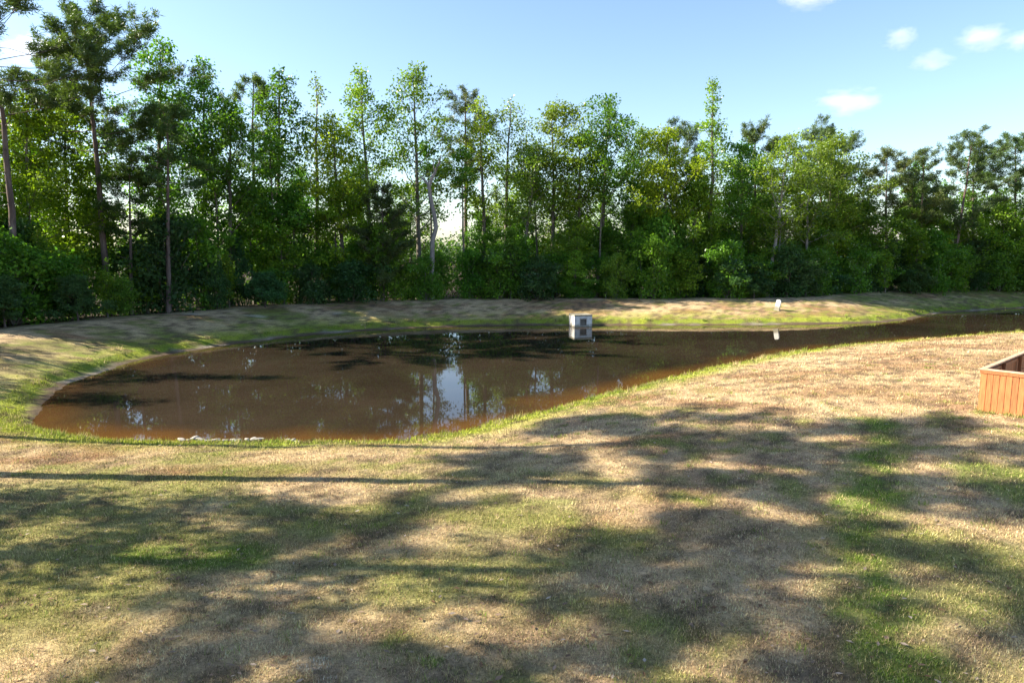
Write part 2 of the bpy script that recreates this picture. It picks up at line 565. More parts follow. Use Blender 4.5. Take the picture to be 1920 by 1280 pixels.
# ------------------------------------------------------------------ grass: real blades, thinner on the ground as they recede
def make_grass():
    V = []
    C = []
    bands = [(5.2, 8.0, 6000, 0.031, 0.0070), (8.0, 11.5, 3500, 0.034, 0.0090), (11.5, 17.0, 1600, 0.038, 0.012), (17.0, 27.0, 480, 0.045, 0.02), (27.0, 48.0, 100, 0.07, 0.032)]
    r = np.random.default_rng(3)
    for y0, y1, dens, ln, wd_ in bands:
        hw = 0.80 * y1 + 1.5
        n = int((y1 - y0) * 2 * hw * dens)
        y = r.uniform(y0, y1, n)
        x = r.uniform(-hw, hw, n)
        k = np.abs(x) < 0.80 * y + 1.0
        x, y = x[k], y[k]
        z, d, w = land(x, y)
        k = (d > 0.12) & (w < 0.5)
        x, y, z, d, w = x[k], y[k], z[k], d[k], w[k]
        c, wood = turf_colour(x, y, d, w)
        clump = 0.5 * fbm(x * 5, y * 5, 707, 2) + 0.5 * vnoise(x * 17, y * 17, 717)
        c = c * (0.55 + 0.9 * clump)[:, None]
        k = r.random(len(x)) < (0.25 + 1.5 * sstep(0.3, 0.65, clump)) * (1 - 0.9 * sstep(.36, .46, c[:, 2] * 1.0 + 0.0 * x))
        k &= wood < 0.5
        x, y, z, d, c, clump = x[k], y[k], z[k], d[k], c[k], clump[k]
        n = len(x)
        greenness = np.clip((c[:, 1] - c[:, 0]) * 9 + 0.4, 0, 1)
        L = ln * r.uniform(0.6, 1.5, n) * (0.45 + 1.1 * clump) * (1 + 0.25 * greenness) * (1 + 0.9 * sstep(0.9, 0.2, d))
        az = r.uniform(0, 2 * np.pi, n)
        tilt = np.radians(r.uniform(20, 82, n))
        ax, ay = np.cos(az), np.sin(az)
        tip = np.stack([x + ax * L * np.sin(tilt), y + ay * L * np.sin(tilt), z + L * np.cos(tilt) + 0.004], -1)
        wdt = wd_ * r.uniform(0.6, 1.3, n)
        b0 = np.stack([x - ay * wdt / 2, y + ax * wdt / 2, z - 0.006], -1)
        b1 = np.stack([x + ay * wdt / 2, y - ax * wdt / 2, z - 0.006], -1)
        V.append(np.stack([b0, b1, tip], 1).reshape(-1, 3))
        f = (0.35 + 1.6 * r.random(n) ** 1.5)[:, None]
        # single blades wander between dry and green
        dry = r.random(n)
        cc = c.copy()
        cc = lerp(cc, C_STRAW * 1.15, (dry < 0.28) * 0.6)
        cc = lerp(cc, C_GREEN * 1.2, (dry > 0.86) * 0.55)
        C.append(np.repeat(np.clip(cc * f, 0, 0.8), 3, axis=0))
    # tufts and weeds standing out of the mown turf, grass left standing along the fence and taller tufts on the shore
    cx, cy, ch, cn = [], [], [], []
    for q in range(900):
        yy = 5.6 + 22 * r.random() ** 1.6
        cx.append(r.uniform(-1, 1) * (.8 * yy + 1)); cy.append(yy); ch.append(r.uniform(.05, .10)); cn.append(r.uniform(.04, .12))
    for q in range(150):
        a = r.uniform(0, 3.2)
        ang = R(-48) if q % 2 else R(42)
        cx.append(12.85 + math.cos(ang) * a + r.normal(0, .04) - .05); cy.append(18.4 + math.sin(ang) * a - .05); ch.append(r.uniform(.06, .16)); cn.append(.04)
    for q in range(420):
        i_ = r.integers(0, len(SH))
        cx.append(SH[i_, 0] + r.normal(0, .8)); cy.append(SH[i_, 1] + r.normal(0, .8)); ch.append(r.uniform(.10, .26)); cn.append(r.uniform(.05, .15))
    cx, cy, ch, cn = map(np.array, (cx, cy, ch, cn))
    z, d, w = land(cx, cy)
    k = (d > .15 + .3 * w) & (cx < 62)
    cx, cy, ch, cn = cx[k], cy[k], ch[k], cn[k]
    per = 26
    n = len(cx) * per
    x = np.repeat(cx, per) + r.normal(0, 1, n) * np.repeat(cn, per)
    y = np.repeat(cy, per) + r.normal(0, 1, n) * np.repeat(cn, per)
    z, d, w = land(x, y)
    L = np.repeat(ch, per) * r.uniform(.5, 1.3, n)
    az = r.uniform(0, 2 * np.pi, n)
    tilt = np.radians(r.uniform(5, 60, n))
    ax, ay = np.cos(az), np.sin(az)
    wdt = np.clip(.0011 * np.repeat(cy, per), .008, .04) * r.uniform(.6, 1.2, n)
    tip = np.stack([x + ax * L * np.sin(tilt), y + ay * L * np.sin(tilt), z + L * np.cos(tilt)], -1)
    V.append(np.stack([np.stack([x - ay * wdt / 2, y + ax * wdt / 2, z - .01], -1), np.stack([x + ay * wdt / 2, y - ax * wdt / 2, z - .01], -1), tip], 1).reshape(-1, 3))
    base = lerp(np.broadcast_to(C_GREEN * 1.25, (len(cx), 3)), C_STRAW, r.random(len(cx)) ** 1.5)
    C.append(np.repeat(np.clip(np.repeat(base, per, 0) * r.uniform(.6, 1.4, n)[:, None], 0, .8), 3, axis=0))
    # far bank and shoreline fringe
    n = 90000
    i = r.integers(0, len(SH), n)
    t = r.random(n)
    P = SH[i] * (1 - t[:, None]) + SH[(i + 1) % len(SH)] * t[:, None]
    off = np.abs(r.normal(0, 2.6, n))
    ang = r.uniform(0, 2 * np.pi, n)
    x = P[:, 0] + off * np.cos(ang)
    y = P[:, 1] + off * np.sin(ang)
    z, d, w = land(x, y)
    k = (d > 0.10 + 0.45 * w) & (d < 7) & (x < 62)
    x, y, z, d, w = x[k], y[k], z[k], d[k], w[k]
    c, wood = turf_colour(x, y, d, w)
    n = len(x)
    L = (0.05 + 0.07 * sstep(1.6, 0.5, d)) * r.uniform(0.6, 1.4, n)
    az = r.uniform(0, 2 * np.pi, n)
    tilt = np.radians(r.uniform(10, 75, n))
    ax, ay = np.cos(az), np.sin(az)
    wdt = r.uniform(0.02, 0.045, n)
    tip = np.stack([x + ax * L * np.sin(tilt), y + ay * L * np.sin(tilt), z + L * np.cos(tilt)], -1)
    b0 = np.stack([x - ay * wdt / 2, y + ax * wdt / 2, z - 0.01], -1)
    b1 = np.stack([x + ay * wdt / 2, y - ax * wdt / 2, z - 0.01], -1)
    V.append(np.stack([b0, b1, tip], 1).reshape(-1, 3))
    C.append(np.repeat(np.clip(c * r.uniform(0.65, 1.4, n)[:, None], 0, 0.8), 3, axis=0))
    V = np.concatenate(V)
    C = np.concatenate(C)
    me = mesh_arrays('lawn_grass', V, np.arange(len(V)).reshape(-1, 3), M['grass'], False, {'col': C})
    print('grass blades', len(V) // 3)
    return tag(link('lawn_grass', me), 'short dry grass, straw coloured with green patches, covering the lawn and banks', 'grass', kind='stuff')


make_grass()

# ------------------------------------------------------------------ trees
class TreeMesh:
    def __init__(self, seed):
        self.r = np.random.default_rng(seed)
        self.wv, self.wf, self.nw = [], [], 0
        self.lc = []           # foliage clusters: centre, sigma, tint
        self.lv, self.lt = [], []

    def tube(self, pts, rad, sides):
        pts = np.asarray(pts, float)
        n = len(pts)
        tan = np.gradient(pts, axis=0)
        tan /= np.linalg.norm(tan, axis=1)[:, None] + 1e-9
        ref = np.array([1.0, 0, 0]) if abs(tan[0][0]) < 0.8 else np.array([0, 1.0, 0])
        u = np.cross(tan, ref)
        u /= np.linalg.norm(u, axis=1)[:, None] + 1e-9
        v = np.cross(tan, u)
        a = np.arange(sides) * 2 * np.pi / sides
        ring = pts[:, None, :] + np.asarray(rad)[:, None, None] * (np.cos(a)[None, :, None] * u[:, None, :] + np.sin(a)[None, :, None] * v[:, None, :])
        self.wv.append(ring.reshape(-1, 3))
        i = np.arange(n - 1)[:, None] * sides
        j = np.arange(sides)[None, :]
        k = (np.arange(sides)[None, :] + 1) % sides
        f = np.stack([i + j, i + k, i + sides + k, i + sides + j], -1).reshape(-1, 4) + self.nw
        self.wf.append(f)
        self.nw += n * sides

    def path(self, p, d, L, n, curl, wob):
        r = self.r
        pts = [np.array(p, float)]
        d = np.array(d, float)
        d /= np.linalg.norm(d)
        for i in range(n):
            d = d + np.array([0, 0, curl / n]) + r.normal(0, wob, 3)
            d /= np.linalg.norm(d)
            pts.append(pts[-1] + d * L / n)
        return np.array(pts), d

    def leaves(self, C, per, sig, size, flat=0.65, tint=None):
        """leaf-shaped folded quads scattered round the centres C"""
        r = self.r
        C = np.asarray(C, float)
        n = len(C) * per
        c = np.repeat(C, per, 0)
        s = np.repeat(np.broadcast_to(sig, (len(C),)), per)[:, None]
        off = r.normal(0, 1, (n, 3)) * s * np.array([1, 1, flat])
        c = c + off
        # leaf frame: stalk direction outward and drooping, blade mostly facing up
        d = off / (np.linalg.norm(off, axis=1)[:, None] + 1e-6) * 0.7 + r.normal(0, 0.6, (n, 3))
        d[:, 2] -= 0.15
        d /= np.linalg.norm(d, axis=1)[:, None] + 1e-9
        up = r.normal(0, 0.62, (n, 3)) + np.array([0, 0, 0.8])
        sd = np.cross(d, up)
        sd /= np.linalg.norm(sd, axis=1)[:, None] + 1e-9
        nr = np.cross(sd, d)
        L = size * r.uniform(0.6, 1.35, n)[:, None]
        w = L * r.uniform(0.30, 0.44, n)[:, None]
        mid = c + d * L * 0.5 + nr * L * 0.08
        q = np.stack([c, mid + sd * w, c + d * L - nr * L * 0.05, mid - sd * w], 1)
        self.lv.append(q.reshape(-1, 3))
        tc = r.uniform(0.0, 1.0, len(C)) if tint is None else tint
        t = np.clip(np.repeat(tc, per) * 0.6 + r.uniform(0, 0.4, n), 0, 1)
        self.lt.append(np.repeat(t, 4))

    def needles(self, C, per, size, width, tint=None):
        r = self.r
        C = np.asarray(C, float)
        n = len(C) * per
        c = np.repeat(C, per, 0) + r.normal(0, size * 0.30, (n, 3))
        d = r.normal(0, 1, (n, 3))
        d[:, 2] = d[:, 2] * 0.8 + 0.35
        d /= np.linalg.norm(d, axis=1)[:, None]
        sd = np.cross(d, r.normal(0, 1, (n, 3)))
        sd /= np.linalg.norm(sd, axis=1)[:, None] + 1e-9
        L = size * r.uniform(0.7, 1.3, n)[:, None]
        mid = c + d * L * 0.45
        q = np.stack([c, mid + sd * width / 2, c + d * L, mid - sd * width / 2], 1)
        self.lv.append(q.reshape(-1, 3))
        tc = r.uniform(0.1, 0.9, len(C)) if tint is None else tint
        t = np.clip(np.repeat(tc, per) * 0.6 + r.uniform(0, 0.4, n), 0, 1)
        self.lt.append(np.repeat(t, 4))

    def fit(self, H):
        top = max(v[:, 2].max() for v in self.lv)
        f = H / top
        for v in self.lv + self.wv:
            v[:, 2] *= f
        return self

    def build(self, bark, foliage):
        w = mesh_arrays('trunk', np.concatenate(self.wv), np.concatenate(self.wf), M[bark], True)
        c = None
        if self.lv:
            V = np.concatenate(self.lv)
            c = mesh_arrays('crown', V, np.arange(len(V)).reshape(-1, 4), M[foliage], False, {'tint': np.concatenate(self.lt)})
        return w, c


def broad_tree(seed, H, Rad, cb, lean=0.0, dens=1.0, crook=0.12, leaf=0.20, tuft=False, thick=1.0):
    t = TreeMesh(seed)
    r = t.r
    n = 12
    ts = np.linspace(0, 1, n)
    wx_ = np.cumsum(r.normal(0, crook * H / 60, n))
    wy_ = np.cumsum(r.normal(0, crook * H / 60, n))
    wx_ -= wx_[0]
    wy_ -= wy_[0]
    wx_ -= ts * wx_[-1]
    trunk = np.stack([lean * ts ** 1.2 + wx_, wy_, ts * H * 0.97 - 0.15 * (ts == 0)], -1)
    r0 = (0.010 * H + 0.03) * thick
    rad = r0 * (1 - ts) ** 0.85 + 0.018
    rad[0] *= 1.35
    t.tube(trunk, rad, 8)
    nb = int(10 + 2.1 * H * (1 - cb) * (0.6 + 0.4 * min(dens, 1.2)))
    az0 = r.uniform(0, 6.28)
    centres = []
    # the crown is uneven: some sides and heights are fuller than others
    for i in range(nb):
        u = (i + r.uniform(0, 1)) / nb
        tt = cb + (0.985 - cb) * u
        p = np.array([np.interp(tt, ts, trunk[:, k]) for k in range(3)])
        az = az0 + i * 2.399 + r.normal(0, 0.35)
        prof = (0.50 + 0.62 * math.sin(math.pi * min(1, u ** 0.85 * 0.93 + 0.05))) * (1 - 0.72 * u ** 3)
        if tuft:
            prof *= 0.55 + 0.75 * math.exp(-((u - 0.96) / 0.06) ** 2) + 0.35 * math.exp(-((u - 0.35) / 0.25) ** 2) - 0.35 * math.exp(-((u - 0.82) / 0.06) ** 2)
        L = Rad * prof * r.choice([0.5, 0.75, 1.0, 1.12], p=[.2, .3, .3, .2]) * r.uniform(0.88, 1.1)
        el = math.radians(r.uniform(18, 42) + 26 * u)
        d = np.array([math.cos(az) * math.cos(el), math.sin(az) * math.cos(el), math.sin(el)])
        L = max(min(L / max(math.cos(el), 0.5), 1.25 * L), 0.35)
        pts, dend = t.path(p, d, L, 4, 0.25, 0.13)
        rb = max(0.35 * np.interp(tt, ts, rad), 0.016)
        t.tube(pts, np.linspace(rb, 0.009, 5), 4)
        centres.append(pts[-1])
        ns = int(2 + L * 1.5)
        for j in range(ns):
            f = r.uniform(0.3, 1.0)
            q = pts[0] + 0
            k = f * 4
            ki = min(int(k), 3)
            q = pts[ki] * (1 - (k - ki)) + pts[ki + 1] * (k - ki)
            dd = d * 0.5 + r.normal(0, 0.65, 3)
            dd[2] = dd[2] * 0.6 + 0.12
            l2 = r.uniform(0.25, 0.5) * min(L, 2.4) + 0.12
            sp, _ = t.path(q, dd, l2, 2, 0.1, 0.15)
            t.tube(sp, [0.014, 0.009, 0.005], 3)
            centres.append(sp[-1])
            if l2 > 0.55:
                centres.append(sp[1] + r.normal(0, 0.08, 3))
    centres.append(trunk[-1] + np.array([0, 0, 0.15]))
    centres = np.array(centres)
    t.leaves(centres, max(6, int(34 * dens)), 0.15 + 0.035 * Rad, leaf)
    return t.fit(H)


def pine_tree(seed, H, Rad, cb, lean=0.0, dens=1.0, young=False):
    t = TreeMesh(seed)
    r = t.r
    n = 12
    ts = np.linspace(0, 1, n)
    wob = np.cumsum(r.normal(0, 0.035 * H / 19, n))
    wob -= wob[0]
    trunk = np.stack([lean * ts + wob - ts * wob[-1], wob[::-1] - wob[-1], ts * H * 0.975 - 0.15 * (ts == 0)], -1)
    r0 = 0.0105 * H + 0.02
    rad = r0 * (1 - 0.9 * ts) ** 0.75
    rad[0] *= 1.25
    t.tube(trunk, rad, 9)
    # dead stubs under the crown
    for i in range(0 if young else 5):
        tt = cb * r.uniform(0.6, 0.98)
        p = np.array([np.interp(tt, ts, trunk[:, k]) for k in range(3)])
        az = r.uniform(0, 6.28)
        pts, _ = t.path(p, (math.cos(az), math.sin(az), r.uniform(-.1, .35)), r.uniform(0.4, 1.5), 3, 0, 0.12)
        t.tube(pts, np.linspace(0.028, 0.007, 4), 4)
    nb = int((16 if not young else 24) + 1.9 * H * (1 - cb))
    az0 = r.uniform(0, 6.28)
    C = []
    for i in range(nb):
        u = (i + r.uniform(0, 1)) / nb
        tt = cb + (0.99 - cb) * u
        p = np.array([np.interp(tt, ts, trunk[:, k]) for k in range(3)])
        az = az0 + i * 2.399 + r.normal(0, 0.4)
        if young:
            prof = 1.05 * (1 - u) ** 0.75 + 0.12
            el = math.radians(r.uniform(5, 25) + 25 * u)
        else:
            prof = (0.42 + 0.68 * math.sin(math.pi * min(1, 0.12 + 0.80 * u))) * (1 - 0.45 * u ** 4)
            el = math.radians(r.uniform(-8, 22) + 42 * u ** 2)
        L = max(0.3, Rad * prof * r.choice([0.5, 0.75, 1.0, 1.2], p=[.2, .25, .35, .2]))
        d = np.array([math.cos(az) * math.cos(el), math.sin(az) * math.cos(el), math.sin(el)])
        pts, _ = t.path(p, d, L, 5, 0.35, 0.11)
        rb = max(0.30 * np.interp(tt, ts, rad), 0.016)
        t.tube(pts, np.linspace(rb, 0.010, 6), 4)
        C.append(pts[-1])
        ns = int(3 + L * 3.0)
        for j in range(ns):
            f = r.uniform(0.42, 1.0)
            k = f * 5
            ki = min(int(k), 4)
            q = pts[ki] * (1 - (k - ki)) + pts[ki + 1] * (k - ki)
            dd = d * 0.6 + r.normal(0, 0.6, 3) * np.array([1, 1, 0.35]) + np.array([0, 0, 0.25])
            l2 = r.uniform(0.3, 0.42 + 0.22 * L)
            sp, _ = t.path(q, dd, l2, 2, 0.25, 0.12)
            t.tube(sp, [0.016, 0.011, 0.007], 3)
            C.append(sp[-1])
            C.append(sp[1] * 0.4 + sp[-1] * 0.6 + r.normal(0, 0.07, 3))
            if l2 > 0.7:
                C.append(sp[1] + r.normal(0, 0.06, 3))
    C.append(trunk[-1])
    t.needles(np.array(C), int(30 * dens), 0.29 if not young else 0.24, 0.045)
    return t.fit(H)


TINT = {'D': (0.085, 0.128, 0.042), 'B': (0.155, 0.250, 0.022), 'Y': (0.215, 0.300, 0.022), 'M': (0.102, 0.200, 0.024),
        'O': (0.125, 0.192, 0.026), 'P': (0.160, 0.235, 0.042), 'S': (0.098, 0.210, 0.026), 'S2': (0.130, 0.240, 0.026), 'SD': (0.062, 0.130, 0.044)}


def jitter(c, r, a=0.12):
    f = 1 + r.normal(0, a)
    return (max(c[0] * f * (1 + r.normal(0, a * .7)), 0.01), max(c[1] * f, 0.01), max(c[2] * f * (1 + r.normal(0, a)), 0.005), 1.0)


def place_tree(name, w, c, loc, tint, label, cat, group, rz=0.0, sc=(1, 1, 1), rnd=None):
    e = empty(name, loc, rz)
    e.scale = sc
    tr = link('trunk', w, e)
    if c is not None:
        cr = link('crown', c, e)
        cr.color = jitter(TINT[tint], rnd or rng)
    return tag(e, label, cat, group)


def ground_z(x, y):
    return float(land(np.array([x]), np.array([y]))[0][0])


# kind, x, y, height, lean of the top, crown radius, crown base (fraction of height), foliage tint, density, label
TREES = [
 ('pine',-27.3,37.7,19.0,0.1,4.06,0.60,'D',1.0,'tall leaning pine at the left edge, crown cut off by the frame'),
 ('pine',-25.3,42.8,19.3,-0.1,4.01,0.56,'D',1.0,'tallest pine, broad dark crown reaching the top of the picture'),
 ('broad',-29.2,41.1,13.5,1.1,3.11,0.10,'B',1.1,'leafy bright green tree behind the leaning pine at the left edge'),
 ('broad',-29.2,45.0,14.8,0.8,3.22,0.16,'B',1.1,'sunlit yellow-green tree behind the tallest pine'),
 ('broad',-25.4,49.2,18.9,1.3,2.55,0.22,'M',0.8,'tall light green tree just right of the tallest pine'),
 ('pine',-22.0,43.6,13.4,0.7,2.08,0.62,'D',0.9,'young pine with a bare grey trunk and small dark crown'),
 ('pine',-24.0,42.9,10.0,0.6,1.37,0.52,'D',0.8,'thin young pine between the tallest pine and the bare-trunked pine'),
 ('broad',-22.5,50.0,17.5,1.0,2.59,0.24,'M',0.95,'broadleaf tree with a two-lobed top right of the young pine'),
 ('pine',-20.7,54.9,17.8,0.8,2.19,0.56,'D',0.8,'grey-green pine poking up between two broadleaf trees'),
 ('broad',-20.2,48.9,14.5,0.8,2.34,0.28,'M',0.9,'shorter broadleaf tree before the grey-green pine on the left'),
 ('broad',-17.9,52.9,17.8,0.6,2.22,0.12,'M',0.85,'slim tall dark green broadleaf tree left of the wispy tree'),
 ('broad',-15.7,55.5,17.8,0.4,1.37,0.32,'P',0.4,'wispy thin-topped tree with hardly any leaves at its tip'),
 ('broad',-13.1,53.3,14.4,-0.5,2.02,0.37,'Y',0.8,'yellow-green tree arching left beside the wispy tree'),
 ('broad',-11.2,55.3,18.3,-0.6,2.53,0.20,'B',0.95,'tall narrow bright green tree left of the sky gap'),
 ('broad',-7.7,56.7,19.0,-0.1,2.94,0.31,'B',0.7,'tall open-crowned tree standing behind the pale dead trunk'),
 ('pine',-9.8,52.0,9.0,0.1,2.38,0.06,'D',1.0,'dark bushy young pine left of the pale dead trunk'),
 ('pine',-4.2,60.8,18.1,0.2,2.30,0.54,'D',0.8,'pine with a dark rounded top right of the pale dead trunk'),
 ('broad',-2.5,58.2,16.6,-0.1,1.97,0.43,'Y',0.6,'yellow-green thin tree beside the dark rounded pine'),
 ('broad',-0.6,60.4,17.2,0.5,2.52,0.42,'P',0.42,'pale see-through tree with forked stems near the middle'),
 ('broad',3.5,58.7,16.6,-0.2,3.27,0.43,'O',0.95,'olive green tree with a straight bare lower trunk, mid wood'),
 ('broad',0.1,56.4,12.9,2.1,2.58,0.48,'O',0.7,'crooked tree leaning right with a dark bent trunk'),
 ('broad',7.6,59.7,17.1,0.5,3.57,0.24,'M',0.95,'wide tall tree standing behind the concrete box, highest there'),
 ('broad',5.5,57.7,13.8,-0.0,2.30,0.39,'B',0.75,'shorter light green tree just left of the wide tall tree'),
 ('broad',12.9,57.9,14.6,-0.1,3.23,0.40,'Y',0.95,'brightest yellow-green tree with a rounded crown'),
 ('pine',16.0,66.0,16.4,-0.7,3.03,0.64,'D',0.9,'dark pine top behind the brightest yellow-green tree'),
 ('broad',17.1,59.3,18.5,-0.4,1.75,0.34,'B',0.62,'tall slender tree with a leaf tuft high above its neighbours'),
 ('broad',11.3,61.7,15.0,0.2,2.34,0.39,'M',0.8,'green tree between the wide tall tree and the yellow-green one'),
 ('pine',23.7,66.7,16.6,-0.8,2.52,0.61,'D',0.9,'dark pine top right of the tall slender tree'),
 ('broad',20.3,60.5,13.7,-0.4,2.77,0.30,'M',0.85,'rounded green tree before the dark pine right of the slender tree'),
 ('broad',21.6,57.8,13.6,1.2,2.88,0.43,'B',0.6,'leaning pale-stemmed tree behind the white marker post'),
 ('broad',29.2,62.9,14.7,-0.6,3.76,0.31,'O',0.95,'broad olive tree covering the lower part of a dark pine top'),
 ('pine',31.5,69.5,17.2,-1.1,3.18,0.63,'D',0.9,'dark flat pine top above the broad olive tree'),
 ('broad',22.3,58.2,7.4,0.4,1.5,0.62,'P',0.5,'small tree with a thin white trunk behind the marker post'),
 ('broad',25.8,59.8,11.7,-0.5,2.26,0.35,'P',0.6,'pale green airy tree right of the leaning pale-stemmed tree'),
 ('pine',35.8,65.5,13.7,-0.8,3.13,0.48,'D',0.85,'first pine right of the broad olive tree, ragged flat crown'),
 ('pine',38.8,65.2,13.4,-0.5,2.60,0.48,'D',0.75,'pine with a clear straight trunk, second right of the olive tree'),
 ('pine',42.8,66.7,15.6,0.9,3.59,0.36,'D',0.95,'big pine leaning right, third right of the olive tree'),
 ('pine',50.9,69.2,15.6,-1.4,3.86,0.36,'D',1.0,'pine cut by the right edge of the picture'),
 ('broad',49.1,68.2,8.9,-1.0,3.53,0.09,'B',1.0,'leafy bright tree under the pine at the right edge'),
 ('broad',33.5,63.7,8.8,-1.1,3.05,0.18,'M',0.9,'mid-height tree before the far white house'),
 ('broad',45.1,69.0,7.9,-1.1,3.30,0.10,'B',0.9,'mid-height bright tree behind the big right-leaning pine'),
 ('broad',55.6,70.9,13.1,-1.7,4.24,0.18,'M',0.9,'tree just past the right edge of the picture'),
]
HERO = {}
for i, (kind, x, y, H, lean, rad, cb, tint, dn, lab) in enumerate(TREES):
    if kind == 'pine':
        young = cb < 0.1
        t = pine_tree(500 + i, H, rad * (1.2 if i < 2 else 1.1), cb, lean, dn * (1.25 if i < 2 else 1.05), young)
        w, c = t.build('bark_pine', 'needle')
        nm, cat, grp = 'pine_tree', 'pine', 'pines of the wood'
    else:
        crook = 0.42 if 'crooked' in lab else (0.2 if dn < 0.7 else 0.12)
        t = broad_tree(900 + i, H, rad * 1.08, cb * (0.85 if -0.33 < x / y < 0.27 else 1), lean, dn * (0.80 if -0.33 < x / y < 0.27 else 0.92), crook, leaf=0.20, tuft='tuft' in lab)
        w, c = t.build('bark_pale' if ('pale-stemmed' in lab or 'white trunk' in lab) else 'bark_grey', 'leaf')
        nm, cat, grp = 'broadleaf_tree', 'tree', 'broadleaf trees of the wood'
    HERO[i] = (w, c, kind, H, tint)
    place_tree(nm, w, c, (x, y, ground_z(x, y)), tint, lab, cat, grp)

# pale dead trunk
t = TreeMesh(42)
sx, sy = -6.35, 54.0
pts = np.array([(0, 0, -0.2), (-.05, 0, 1.5), (.08, 0, 3.2), (.12, .05, 4.6), (.42, 0, 5.6), (.30, 0, 6.6), (.02, 0, 7.9), (-.08, 0, 8.8), (.12, 0, 9.3), (.42, .05, 9.9), (.75, .1, 10.6), (.85, .1, 11.1)])
t.tube(pts, [.25, .21, .19, .18, .175, .165, .155, .145, .13, .11, .08, .03], 9)
t.tube([(-.08, 0, 8.8), (-.35, 0, 9.2), (-.72, .1, 9.45), (-.95, .1, 9.9)], [.12, .09, .06, .02], 6)
t.tube([(.40, .04, 9.85), (.28, .1, 10.4), (.30, .1, 10.9)], [.08, .05, .015], 6)
w, _ = t.build('bark_dead', 'leaf')
e = empty('dead_tree', (sx, sy, ground_z(sx, sy)))
link('trunk', w, e)
tag(e, 'pale bare dead trunk, crooked with a broken forked top', 'dead tree')

ORD = ['first', 'second', 'third', 'fourth', 'fifth', 'sixth', 'seventh', 'eighth', 'ninth', 'tenth', 'eleventh', 'twelfth', 'thirteenth', 'fourteenth', 'fifteenth',
       'sixteenth', 'seventeenth', 'eighteenth', 'nineteenth', 'twentieth']
ORD += ['twenty-' + o for o in ORD[:9]] + ['thirtieth'] + ['thirty-' + o for o in ORD[:9]] + ['fortieth'] + ['forty-' + o for o in ORD[:9]] + ['fiftieth'] + ['fifty-' + o for o in ORD[:9]] + ['sixtieth'] + ['sixty-' + o for o in ORD[:9]]

# the wood's front edge (just behind the crest of the far bank)
EDGE = np.array([(-34, 30), (-28.5, 34.5), (-25.5, 39.5), (-22.5, 43.5), (-18.6, 47), (-14.2, 50), (-8.8, 52.6), (-2.6, 54.3), (4, 54.9), (10, 55), (20.4, 56), (25, 58.2), (29.5, 60.2), (39, 64), (46, 66.2), (56, 68.5)])
seg = np.linalg.norm(np.diff(EDGE, axis=0), axis=1)
cum = np.concatenate([[0], np.cumsum(seg)])


def edge_pt(s, back):
    x = np.interp(s, cum, EDGE[:, 0])
    y = np.interp(s, cum, EDGE[:, 1])
    x2 = np.interp(s + 0.5, cum, EDGE[:, 0])
    y2 = np.interp(s + 0.5, cum, EDGE[:, 1])
    tx, ty = x2 - x, y2 - y
    l = math.hypot(tx, ty) or 1
    return x - ty / l * back, y + tx / l * back


# mid-height trees filling the wood
protos = []
for k in range(8):
    t = broad_tree(2000 + k, 8.6 + 0.5 * (k % 3), 2.1 + 0.25 * (k % 2), 0.16 + 0.03 * (k % 4), rng.normal(0, .4), 1.0, 0.25, leaf=0.20, thick=0.8)
    protos.append(t.build('bark_grey', 'leaf'))
NF = 46
r = np.random.default_rng(21)
spots = []
for k in range(NF):
    s = 2 + (cum[-1] - 4) * (k + r.uniform(0.1, 0.9)) / NF
    sx_, sy_ = edge_pt(s, r.uniform(2.0, 9.5))
    if r.random() < (0.10 if -0.33 < sx_ / sy_ < 0.27 else 0.22):
        continue
    if abs(sx_ / sy_ + 0.115) < 0.05:
        continue
    spots.append((sx_, sy_))
spots.sort(key=lambda p: p[0] / p[1])
for k, (x, y) in enumerate(spots):
    w, c = protos[r.integers(0, 8)]
    sc = r.uniform(0.72, 1.22) * (0.95 if -0.33 < x / y < 0.3 else 1)
    place_tree('understory_tree', w, c, (x, y, ground_z(x, y)), r.choice(['M', 'S', 'S2', 'B']), 'mid-height leafy tree among the taller trunks, %s from the left' % ORD[k],
               'tree', 'mid-height trees inside the wood', r.uniform(0, 6.28), (sc * r.uniform(.85, 1.1), sc * r.uniform(.85, 1.1), sc), r)

# a deeper layer of trees behind the first ones
deep_src = [i for i in HERO if HERO[i][2] == 'broad' and HERO[i][3] > 12.5]
deep = [(-19.5, 63), (-14.0, 66), (-9.6, 65.5), (-1.5, 67.5), (2.8, 66), (8.4, 68.5), (13.5, 68), (19.5, 69), (26.5, 71)]
for k, (x, y) in enumerate(deep):
    i = deep_src[(k * 5 + 2) % len(deep_src)]
    sc = 12.0 / HERO[i][3] * r.uniform(.85, 1.1)
    place_tree('broadleaf_tree', HERO[i][0], HERO[i][1], (x, y, ground_z(x, y)), r.choice(['M', 'O', 'B']), 'lower broadleaf tree at the back of the wood, %s from the left' % ORD[k],
               'tree', 'trees at the back of the wood', r.uniform(0, 6.28), (sc * 1.3, sc * 1.3, sc), r)

# thin bare stems of the wood
stem_protos = []
for k in range(4):
    t = broad_tree(2600 + k, 12, 1.1, 0.62, rng.normal(0, .5), 0.5, 0.2, thick=0.62)
    stem_protos.append(t.build('bark_grey', 'leaf'))
stems = []
for k in range(26):
    s = 3 + (cum[-1] - 8) * (k + r.uniform(0, 1)) / 26
    stems.append(edge_pt(s, r.uniform(0.8, 9)))
stems.sort(key=lambda p: p[0] / p[1])
for k, (x, y) in enumerate(stems):
    w, c = stem_protos[k % 4]
    sc = r.uniform(0.7, 1.15)
    place_tree('slender_tree', w, c, (x, y, ground_z(x, y)), 'M', 'slender stem with a small high crown inside the wood, %s from the left' % ORD[k], 'tree', 'slender stems inside the wood',
               r.uniform(0, 6.28), (sc, sc, sc), r)

